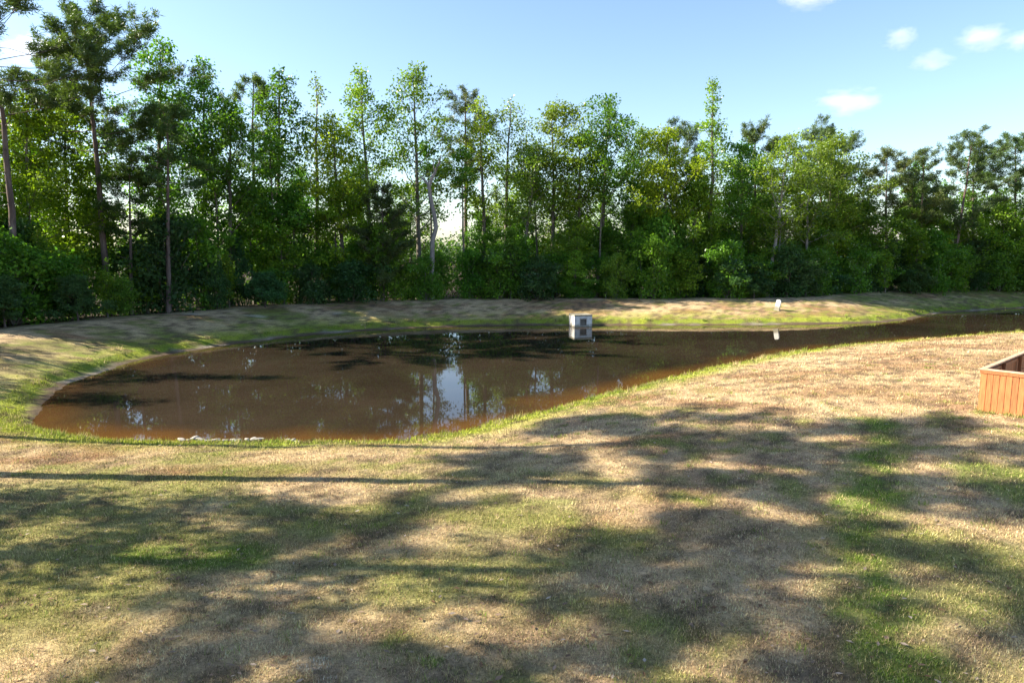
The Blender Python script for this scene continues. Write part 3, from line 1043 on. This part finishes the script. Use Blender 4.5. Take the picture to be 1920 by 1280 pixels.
# leafy shrubs along the foot of the wood
shrubs = []
for k in range(8):
    t = broad_tree(3000 + k, 3.6 + 0.35 * (k % 4), 1.55 + 0.15 * (k % 3), 0.03, 0, 1.1, 0.3, leaf=0.19, thick=0.7)
    t2 = t
    for q in range(3):
        a = q * 2.1 + k
        pts, _ = t2.path((0, 0, -.05), (math.cos(a) * .5, math.sin(a) * .5, 1), 2.6, 4, .1, .12)
        t2.tube(pts, np.linspace(.04, .012, 5), 5)
        t2.leaves(pts[2:], 30, .4, .2)
    aa = t2.r.uniform(0, 6.28, 34)
    rr_ = t2.r.uniform(.2, 1.0, 34) ** .6 * (1.45 + .1 * (k % 3))
    t2.leaves(np.stack([np.cos(aa) * rr_, np.sin(aa) * rr_, t2.r.uniform(.1, 1.3, 34)], -1), 20, .24, .2)
    shrubs.append(t2.build('bark_grey', 'leaf'))
NS = 68
pts_ = []
for k in range(NS):
    s = 0.5 + (cum[-1] - 1) * (k + r.uniform(0.15, 0.85)) / NS
    pts_.append(edge_pt(s, r.uniform(-0.6, 1.0) + 1.9 * (k % 2)))
pts_.sort(key=lambda p: p[0] / p[1])
for k, (x, y) in enumerate(pts_):
    w, c = shrubs[r.integers(0, 8)]
    sc = r.uniform(0.55, 1.1) + (.25 if y > np.interp(x, EDGE[:, 0], EDGE[:, 1]) + 1.1 else 0)
    if abs(x / y + 0.112) < 0.03:
        sc = min(sc, .8)
    place_tree('leafy_shrub', w, c, (x, y, ground_z(x, y) - .05), r.choice(['S', 'S2', 'S', 'SD', 'M']), 'leafy green shrub along the foot of the wood, %s from the left' % ORD[k],
               'shrub', 'shrubs along the foot of the wood', r.uniform(0, 6.28), (sc * r.uniform(.75, 1.2), sc * r.uniform(.75, 1.2), sc * r.uniform(.75, 1.5)), r)

# thin leafy saplings making the wood's edge ragged
sapl = []
for k in range(5):
    t = broad_tree(3300 + k, 5.0, 0.75, 0.12, rng.normal(0, .3), 0.8, 0.3, leaf=0.19, thick=0.7)
    sapl.append(t.build('bark_grey', 'leaf'))
sp_ = []
for k in range(30):
    s = 1 + (cum[-1] - 3) * (k + r.uniform(0, 1)) / 30
    q = edge_pt(s, r.uniform(-.2, 1.6))
    if abs(q[0] / q[1] + .115) > .03:
        sp_.append(q)
sp_.sort(key=lambda p: p[0] / p[1])
for k, (x, y) in enumerate(sp_):
    w, c = sapl[r.integers(0, 5)]
    sc = r.uniform(0.55, 1.25)
    place_tree('sapling', w, c, (x, y, ground_z(x, y)), r.choice(['S', 'S2', 'B']), 'thin upright leafy sapling at the front of the wood, %s from the left' % ORD[k], 'sapling',
               'saplings at the front of the wood', r.uniform(0, 6.28), (sc * r.uniform(.8, 1.3), sc * r.uniform(.8, 1.3), sc), r)

# young pines at the foot of the wood
sap = []
for k in range(3):
    sap.append(pine_tree(3500 + k, 2.6 + .4 * k, 1.0 + .1 * k, 0.05, 0, 1.25, True).build('bark_pine', 'needle'))
for k, (x, y, sc, lab) in enumerate([(-27.6, 34.0, 1.25, 'soft dark young pine at the left edge, below the leaning pine'),
                                     (-26.6, 35.6, .95, 'small young pine beside the soft dark one at the left edge'),
                                     (-24.4, 38.2, .8, 'small young pine at the bank crest below the tallest pine'),
                                     (-17.0, 46.9, 1.0, 'young pine at the wood edge left of the arching yellow-green tree'),
                                     (17.6, 54.9, 1.1, 'young pine at the wood edge below the tall slender tree'),
                                     (19.6, 55.3, .9, 'smaller young pine at the wood edge left of the marker post'),
                                     (24.6, 57.2, 1.15, 'wide young pine at the wood edge right of the marker post'),
                                     (37.2, 62.9, 1.0, 'young pine below the straight-trunked pine on the right'),
                                     (51.0, 66.6, 1.3, 'young pine at the wood edge by the right side of the picture')]):
    w, c = sap[k % 3]
    place_tree('young_pine', w, c, (x, y, ground_z(x, y)), 'SD', lab, 'young pine', 'young pines at the wood edge', k * 1.3, (sc * 1.15, sc * 1.15, sc), r)

# the thicket deep in the wood reads as one mass
t = TreeMesh(77)
n = 2300
s = r.uniform(0, cum[-1], n)
bk = r.uniform(6, 18, n)
Cc = np.array([edge_pt(a, b_) for a, b_ in zip(s, bk)])
hh = r.random(n) ** 1.25 * (3.0 + 5.2 * fbm(Cc[:, 0] * .22, Cc[:, 1] * .22, 88, 3)) + 0.9
t.leaves(np.stack([Cc[:, 0], Cc[:, 1], hh + 1.0 - .6], -1), 26, 0.42, 0.25)
V = np.concatenate(t.lv)
me = mesh_arrays('thicket', V, np.arange(len(V)).reshape(-1, 4), M['leaf'], False, {'tint': np.concatenate(t.lt)})
o = tag(link('thicket', me), 'dark tangled undergrowth filling the inside of the wood', 'undergrowth', kind='stuff')
o.color = (0.085, 0.165, 0.026, 1)

# far line of trees on the horizon
t = TreeMesh(78)
n = 2600
a = r.uniform(-62, 62, n)
dist = r.uniform(170, 215, n)
Cx, Cy = dist * np.sin(np.radians(a)), dist * np.cos(np.radians(a))
top = 3.5 + 5.0 * fbm(a * .35, a * 0 + 3, 91, 4)
hh = r.random(n) ** .7 * top + 1
t.leaves(np.stack([Cx, Cy, hh], -1), 14, 1.0, 0.9)
V = np.concatenate(t.lv)
me = mesh_arrays('distant_wood', V, np.arange(len(V)).reshape(-1, 4), M['leaf'], False, {'tint': np.concatenate(t.lt)})
o = tag(link('distant_wood', me), 'far low line of trees on the horizon behind the wood', 'distant trees', kind='stuff')
o.color = (0.05, 0.10, 0.035, 1)

# trees left of the lawn, outside the picture, whose shadows lie across the grass
pines = [i for i in HERO if HERO[i][2] == 'pine' and HERO[i][3] > 15]
broads = [i for i in HERO if HERO[i][2] == 'broad' and HERO[i][3] > 13 and TREES[i][8] < 0.76]
SHADE = [('pine', -13.2, 14.1, 1.0), ('pine', -19, 18.2, 1.2), ('broad', -16.5, 10.3, 1.0), ('pine', -21, 7.0, 1.05), ('broad', -13.0, 5.0, .95),
         ('broad', -34, 25.0, .8), ('broad', -35, 29.5, .85), ('pine', -26, 2.2, 1.1), ('broad', -19.5, 12.2, .8)]
for k, (kd, x, y, sc) in enumerate(SHADE):
    lst = pines if kd == 'pine' else broads
    i = lst[(k * 3 + 1) % len(lst)]
    w, c = HERO[i][0], HERO[i][1]
    place_tree('pine_tree' if kd == 'pine' else 'broadleaf_tree', w, c, (x, y, ground_z(x, y) - .05), HERO[i][4],
               '%s left of the lawn outside the picture, %s nearest of its row' % ('tall pine' if kd == 'pine' else 'broadleaf tree', ORD[sorted(q[2] for q in SHADE).index(y)]),
               'pine' if kd == 'pine' else 'tree', 'trees left of the lawn that shade it', k * 1.7, (sc * 1.1, sc * 1.1, sc), r)

# ------------------------------------------------------------------ built things
def boxes_mesh(name, boxes, material, bevel=0.0, mat_slots=None):
    """each box: centre (x,y,z), size (sx,sy,sz), rotation about z"""
    import bmesh
    bm = bmesh.new()
    from mathutils import Matrix
    for (c, s, rz) in boxes:
        mt = Matrix.Translation(c) @ Matrix.Rotation(rz, 4, 'Z') @ Matrix.Diagonal((s[0], s[1], s[2], 1))
        bmesh.ops.create_cube(bm, size=1.0, matrix=mt)
    if bevel:
        bmesh.ops.bevel(bm, geom=bm.edges[:], offset=bevel, segments=1, affect='EDGES', clamp_overlap=True)
    me = bpy.data.meshes.new(name)
    bm.to_mesh(me)
    bm.free()
    me.materials.append(material)
    return me


# cedar fence ------------------------------------------------------
m, nt, out = new_mat('cedar')
oi = node(nt, 'ShaderNodeObjectInfo')
tc = node(nt, 'ShaderNodeTexCoord')
add = node(nt, 'ShaderNodeVectorMath', operation='ADD')
cmb = node(nt, 'ShaderNodeCombineXYZ')
mul = node(nt, 'ShaderNodeMath', operation='MULTIPLY')
mul.inputs[1].default_value = 37.0
nt.links.new(oi.outputs['Random'], mul.inputs[0])
for i in range(3):
    nt.links.new(mul.outputs[0], cmb.inputs[i])
nt.links.new(tc.outputs['Object'], add.inputs[0])
nt.links.new(cmb.outputs[0], add.inputs[1])
mp = node(nt, 'ShaderNodeMapping')
mp.inputs['Scale'].default_value = (14, 14, 1.6)
nt.links.new(add.outputs[0], mp.inputs['Vector'])
gn = node(nt, 'ShaderNodeTexNoise')
gn.inputs['Scale'].default_value = 2.2
gn.inputs['Detail'].default_value = 7
nt.links.new(mp.outputs[0], gn.inputs['Vector'])
rc = ramp(nt, gn.outputs['Fac'], [(0.25, (0.26, 0.088, 0.028)), (0.5, (0.36, 0.130, 0.042)), (0.75, (0.44, 0.175, 0.060))])
hv = node(nt, 'ShaderNodeHueSaturation')
mr = node(nt, 'ShaderNodeMapRange')
mr.inputs[3].default_value = 0.78
mr.inputs[4].default_value = 1.15
nt.links.new(oi.outputs['Random'], mr.inputs[0])
nt.links.new(mr.outputs[0], hv.inputs['Value'])
nt.links.new(rc.outputs[0], hv.inputs['Color'])
p = node(nt, 'ShaderNodeBsdfPrincipled')
p.inputs['Roughness'].default_value = 0.72
nt.links.new(hv.outputs[0], p.inputs['Base Color'])
b = bump(nt, gn.outputs['Fac'], 0.6, 0.004)
nt.links.new(b.outputs[0], p.inputs['Normal'])
nt.links.new(p.outputs[0], out.inputs['Surface'])
M['cedar'] = m

FX, FY = 12.85, 18.4
fz = ground_z(FX, FY)
fence = empty('wooden_fence', (FX, FY, fz))
tag(fence, 'low orange-brown board fence corner with a flat cap at the right edge', 'fence')
FH = 1.20
FA = R(-48)      # front run heads right and towards the camera
FB = R(42)       # side run heads away to the right
board_me = boxes_mesh('board', [((0, 0, 0), (0.134, 0.019, FH - 0.03), 0)], M['cedar'], 0.003)
post_me = boxes_mesh('post', [((0, 0, 0), (0.09, 0.09, FH - 0.06), 0)], M['cedar'], 0.004)
rr = random.Random(5)


def fence_run(ang, length, inward):
    ca, sa = math.cos(ang), math.sin(ang)
    nx_, ny_ = -sa * inward, ca * inward          # towards the inside of the yard
    n = int(length / 0.1445)
    for i in range(n):
        a = 0.075 + i * 0.1445
        o = link('board', board_me, fence)
        gz = ground_z(FX + ca * a, FY + sa * a) - fz
        o.location = (ca * a, sa * a, gz + 0.02 + (FH - 0.03) / 2 + rr.uniform(-.006, .006) - gz)
        o.rotation_euler = (0, rr.uniform(-.004, .004), ang + rr.uniform(-.02, .02))
    for k in range(3):
        z = (0.18, 0.62, 1.06)[k]
        c = (ca * length / 2 + nx_ * 0.031, sa * length / 2 + ny_ * 0.031, z)
        o = link('rail', boxes_mesh('rail', [((0, 0, 0), (length - .1, 0.038, 0.085), 0)], M['cedar'], 0.003), fence)
        o.location = c
        o.rotation_euler = (0, 0, ang)
    np_ = int(length / 1.9) + 1
    for k in range(np_):
        a = 0.06 + k * 1.9 if k else 0.11
        o = link('post', post_me, fence)
        o.location = (ca * a + nx_ * 0.098, sa * a + ny_ * 0.098, (FH - 0.06) / 2 + 0.01)
        o.rotation_euler = (0, 0, ang)
    o = link('trim_board', boxes_mesh('trim_board', [((0, 0, 0), (length, 0.018, 0.085), 0)], M['cedar'], 0.003), fence)
    o.location = (ca * length / 2 - nx_ * 0.0205, sa * length / 2 - ny_ * 0.0205, FH - 0.062)
    o.rotation_euler = (0, 0, ang)
    o = link('cap_board', boxes_mesh('cap_board', [((0, 0, 0), (length + .06, 0.135, 0.036), 0)], M['cap'], 0.004), fence)
    o.location = (ca * length / 2 + nx_ * 0.03, sa * length / 2 + ny_ * 0.03, FH + 0.002 + (0.003 if inward > 0 else 0))
    o.rotation_euler = (0, 0, ang)


M['cap'] = simple_mat('weathered_cap', [(0.3, (0.36, 0.22, 0.13)), (0.6, (0.52, 0.36, 0.25)), (0.8, (0.6, 0.45, 0.34))], 5, 0.75, (1, 1, 1), 0.003)
fence_run(FA, 5.2, 1)
fence_run(FB, 7.6, -1)

# concrete outlet box in the far shallows ---------------------------
bx, by = 4.7, 46.6
obx = empty('concrete_outlet_box', (bx, by, -0.25), R(14))
tag(obx, 'white concrete box standing at the far waterline with a grated opening', 'concrete box')
w_, d_, h_ = 1.26, 1.15, 0.98
import bmesh
bm = bmesh.new()
# front wall with a square opening, other walls, floor of the opening
oz0, oz1, ox = 0.36, 0.80, 0.24
for c, s in [((0, d_ / 2 - .07, h_ / 2), (w_, .14, h_)), ((-w_ / 2 + .07, 0, h_ / 2), (.14, d_ - .282, h_)), ((w_ / 2 - .07, 0, h_ / 2), (.14, d_ - .282, h_)),
             ((-(w_ / 2 + ox) / 2, -d_ / 2 + .07, h_ / 2), (w_ / 2 - ox, .14, h_)), (((w_ / 2 + ox) / 2, -d_ / 2 + .07, h_ / 2), (w_ / 2 - ox, .14, h_)),
             ((0, -d_ / 2 + .07, oz0 / 2), (2 * ox - .002, .138, oz0)), ((0, -d_ / 2 + .07, (oz1 + h_) / 2), (2 * ox - .002, .138, h_ - oz1))]:
    from mathutils import Matrix
    bmesh.ops.create_cube(bm, size=1, matrix=Matrix.Translation(c) @ Matrix.Diagonal((*s, 1)))
me = bpy.data.meshes.new('wall')
bm.to_mesh(me)
bm.free()
me.materials.append(M['concrete'])
link('wall', me, obx)
o = link('lid', boxes_mesh('lid', [((0, 0, 0), (w_ + .03, d_ + .03, .10), 0)], M['concrete'], .012), obx)
o.location = (0, 0, h_ + .052)
o = link('opening_back', boxes_mesh('opening_back', [((0, 0, 0), (w_ - .3, .03, h_ - .05), 0)], M['void']), obx)
o.location = (0, -d_ / 2 + .30, h_ / 2)
bar_me = boxes_mesh('grate_bar', [((0, 0, 0), (.030, .022, .72), 0)], M['dark_metal'], .004)
for k in range(5):
    o = link('grate_bar', bar_me, obx)
    o.location = (-.20 + k * .10, -d_ / 2 - .013, .50)
o = link('grate_frame', boxes_mesh('grate_frame', [((0, 0, .80), (.56, .018, .04), 0), ((0, 0, .30), (.56, .018, .04), 0)], M['dark_metal'], .003), obx)
o.location = (0, -d_ / 2 - .034, 0)

# white marker on the far bank ---------------------------------------
mx, my = 19.75, 50.8
mz = ground_z(mx, my)
mk = empty('marker_post', (mx, my, mz - .12), R(-8))
mk.rotation_euler = (R(-4), R(9), R(-38))
tag(mk, 'short white concrete marker leaning to the right on the sunlit far bank', 'marker post')
bm = bmesh.new()
prof = [(-.17, 0), (.17, 0), (.17, .80), (.10, .90), (-.12, .90), (-.17, .82)]
f = bm.faces.new([bm.verts.new((a, -.09, b_)) for a, b_ in prof])
g = bmesh.ops.extrude_face_region(bm, geom=[f])
bmesh.ops.translate(bm, verts=[v for v in g['geom'] if isinstance(v, bmesh.types.BMVert)], vec=(0, .18, 0))
bmesh.ops.recalc_face_normals(bm, faces=bm.faces[:])
bmesh.ops.bevel(bm, geom=bm.edges[:], offset=.012, segments=1, affect='EDGES')
me = bpy.data.meshes.new('slab')
bm.to_mesh(me)
bm.free()
me.materials.append(M['concrete'])
link('slab', me, mk)
o = link('base_collar', boxes_mesh('base_collar', [((0, 0, .10), (.44, .28, .14), 0)], M['concrete'], .02), mk)

# pale stones along the near waterline ---------------------------------
def stone_mesh(seed):
    bm = bmesh.new()
    bmesh.ops.create_icosphere(bm, subdivisions=2, radius=1)
    q = np.random.default_rng(seed)
    ph = q.uniform(0, 6, 6)
    for v in bm.verts:
        c = v.co
        k = 1 + .22 * math.sin(2.3 * c.x + ph[0]) * math.sin(2.9 * c.y + ph[1]) + .16 * math.sin(4.1 * c.z + ph[2] + 2 * c.x) + q.normal(0, .05)
        v.co = c * k
        v.co.z = max(v.co.z, -.5)
    me = bpy.data.meshes.new('stone')
    bm.to_mesh(me)
    bm.free()
    me.materials.append(M['stone'])
    return me


stones = [stone_mesh(s) for s in range(5)]
r = np.random.default_rng(9)
for k in range(20):
    x = -9.2 + 2.75 * k / 20 * 1.02 + r.normal(0, .05)
    if k > 16:
        x = -6.25 + (k - 17) * .16
    y0 = np.interp(x, [-14.2, -13, -11.3, -9.5, -7.8, -5.9, -4.2], [19.85, 19.2, 18.65, 18.4, 18.35, 18.35, 18.4])
    y = y0 + r.normal(.10, .07)
    o = link('stone', stones[k % 5])
    s = r.uniform(.04, .09)
    o.location = (x, y, .06 + s * .1)
    o.scale = (s * r.uniform(1.1, 2.2), s, s * r.uniform(.45, .7))
    o.rotation_euler = (0, 0, r.uniform(0, 6.28))
    tag(o, 'pale stone at the near waterline, %s from the left in the row' % ORD[k], 'stone', 'pale stones at the near waterline')

# fallen leaves and twigs on the lawn ----------------------------------
r = np.random.default_rng(12)
n = 1500
y = 5.5 + 13 * r.random(n) ** 1.4
x = r.uniform(-1, 1, n) * (.8 * y + 1)
z, d, w = land(x, y)
k = d > .5
x, y, z = x[k], y[k], z[k]
n = len(x)
az = r.uniform(0, 6.28, n)
L = r.uniform(.02, .055, n)
W_ = L * r.uniform(.25, .6, n)
ca, sa = np.cos(az), np.sin(az)
zz = z + r.uniform(.012, .035, n)
q = np.stack([np.stack([x - ca * L, y - sa * L, zz], -1), np.stack([x - sa * W_, y + ca * W_, zz + .008], -1), np.stack([x + ca * L, y + sa * L, zz + r.uniform(-.005, .015, n)], -1), np.stack([x + sa * W_, y - ca * W_, zz + .006], -1)], 1)
cc = lerp(np.broadcast_to(np.array([.16, .09, .05]), (n, 3)), np.array([.5, .42, .34]), r.random(n) ** 2)
me = mesh_arrays('fallen_leaves', q.reshape(-1, 3), np.arange(4 * n).reshape(-1, 4), M['grass'], False, {'col': np.repeat(cc, 4, 0)})
tag(link('fallen_leaves', me), 'small dry fallen leaves scattered over the lawn', 'leaves', kind='stuff')

# white houses glimpsed through the wood --------------------------------
M['siding'] = simple_mat('white_siding', [(0.3, (.66, .66, .65)), (0.7, (.8, .8, .79))], 2, .7, (1, 1, 12), .004)
M['shingle'] = simple_mat('grey_shingle', [(0.3, (.16, .155, .15)), (0.7, (.30, .29, .28))], 3, .9, None, .02)
M['glass'] = simple_mat('window_glass', [(0.3, (.03, .035, .04)), (0.7, (.06, .07, .08))], 1, .08, spec=.6)
M['trim'] = simple_mat('white_trim', [(0.3, (.74, .74, .73)), (0.7, (.82, .82, .81))], 2, .6)


def house(x, y, rz, sc, label):
    e = empty('house', (x, y, ground_z(x, y)), rz)
    tag(e, label, 'house')
    Wd, Dp, Hh, Rf = 15 * sc, 9 * sc, 5.2, 2.6
    bm = bmesh.new()
    pr = [(-Dp / 2, -.3), (Dp / 2, -.3), (Dp / 2, Hh), (0, Hh + Rf), (-Dp / 2, Hh)]
    f = bm.faces.new([bm.verts.new((-Wd / 2, a, b_)) for a, b_ in pr])
    g = bmesh.ops.extrude_face_region(bm, geom=[f])
    bmesh.ops.translate(bm, verts=[v for v in g['geom'] if isinstance(v, bmesh.types.BMVert)], vec=(Wd, 0, 0))
    bmesh.ops.recalc_face_normals(bm, faces=bm.faces[:])
    me = bpy.data.meshes.new('wall')
    bm.to_mesh(me)
    bm.free()
    me.materials.append(M['siding'])
    link('wall', me, e)
    bm = bmesh.new()
    th = .22
    sl = math.hypot(Dp / 2, Rf)
    for sg in (-1, 1):
        a = math.atan2(Rf, Dp / 2)
        mt = Matrix.Translation((0, sg * (Dp / 4 + .12), Hh + Rf / 2 + .10)) @ Matrix.Rotation(-sg * a, 4, 'X') @ Matrix.Diagonal((Wd + .8, sl + .5, th, 1))
        bmesh.ops.create_cube(bm, size=1, matrix=mt)
    me = bpy.data.meshes.new('roof')
    bm.to_mesh(me)
    bm.free()
    me.materials.append(M['shingle'])
    link('roof', me, e)
    for k in range(4):
        for fl in range(2):
            wx0 = -Wd / 2 + Wd * (k + .5) / 4
            wz = 1.5 + 2.5 * fl
            wnd = link('window', boxes_mesh('window', [((0, 0, .72), (1.16, .1, .1), 0), ((0, 0, -.72), (1.16, .1, .1), 0), ((-.53, 0, 0), (.1, .1, 1.34), 0), ((.53, 0, 0), (.1, .1, 1.34), 0)], M['trim']), e)
            wnd.location = (wx0, -Dp / 2 - .052, wz)
            link('pane', boxes_mesh('pane', [((0, .03, 0), (.95, .03, 1.33), 0)], M['glass']), wnd)


house(57, 112, R(-12), 1.0, 'white house half hidden behind the wood on the right')

# small fair-weather clouds ---------------------------------------------
def cloud_mat(dens, seed):
    m, nt, out = new_mat('cloud')
    tc = node(nt, 'ShaderNodeTexCoord')
    ln = node(nt, 'ShaderNodeVectorMath', operation='LENGTH')
    nt.links.new(tc.outputs['Object'], ln.inputs[0])
    n = node(nt, 'ShaderNodeTexNoise')
    n.inputs['Scale'].default_value = 1.7
    n.inputs['Detail'].default_value = 5
    n.inputs['Roughness'].default_value = 0.55
    off = node(nt, 'ShaderNodeVectorMath', operation='ADD')
    off.inputs[1].default_value = (seed * 3.7, seed * 1.9, 0)
    nt.links.new(tc.outputs['Object'], off.inputs[0])
    nt.links.new(off.outputs[0], n.inputs['Vector'])
    a = node(nt, 'ShaderNodeMath', operation='MULTIPLY_ADD')      # noise*1.5 - r
    a.inputs[1].default_value = 2.1
    nt.links.new(n.outputs['Fac'], a.inputs[0])
    ng = node(nt, 'ShaderNodeMath', operation='MULTIPLY')
    ng.inputs[1].default_value = -1.32
    nt.links.new(ln.outputs['Value'], ng.inputs[0])
    nt.links.new(ng.outputs[0], a.inputs[2])
    mr = node(nt, 'ShaderNodeMapRange')
    mr.inputs[1].default_value = 0.05
    mr.inputs[2].default_value = 0.8
    mr.inputs[3].default_value = 0.0
    mr.inputs[4].default_value = dens
    nt.links.new(a.outputs[0], mr.inputs[0])
    v = node(nt, 'ShaderNodeVolumePrincipled')
    v.inputs['Color'].default_value = (0.97, 0.97, 0.98, 1)
    v.inputs['Anisotropy'].default_value = 0.2
    nt.links.new(mr.outputs[0], v.inputs['Density'])
    nt.links.new(v.outputs[0], out.inputs['Volume'])
    return m


CLOUDS = [((1032, 2500, 862), (95, 60, 34), 'cloud cut by the top edge of the picture'),
          ((1352, 2500, 724), (52, 42, 34), 'small round cloud left of the long cloud in the upper right'),
          ((1474, 2500, 648), (66, 44, 32), 'small oblong cloud below the long one in the upper right'),
          ((1640, 2500, 727), (86, 55, 38), 'long cloud near the right edge of the sky'),
          ((1775, 2500, 716), (60, 45, 30), 'cloud at the very right edge, touching the long cloud'),
          ((1184, 2500, 514), (100, 60, 42), 'faint wide cloud low above the treetops on the right'),
          ((-1674, 2500, 690), (110, 70, 50), 'pale cloud behind the pine crowns in the upper left')]
for k, (loc, rad, lab) in enumerate(CLOUDS):
    bm = bmesh.new()
    bmesh.ops.create_icosphere(bm, subdivisions=3, radius=1.25)
    me = bpy.data.meshes.new('cloud')
    bm.to_mesh(me)
    bm.free()
    me.materials.append(cloud_mat(0.0075, k))
    o = link('cloud', me)
    o.location = loc
    o.scale = tuple(q * 1.45 for q in rad)
    tag(o, lab, 'cloud', 'small white clouds')
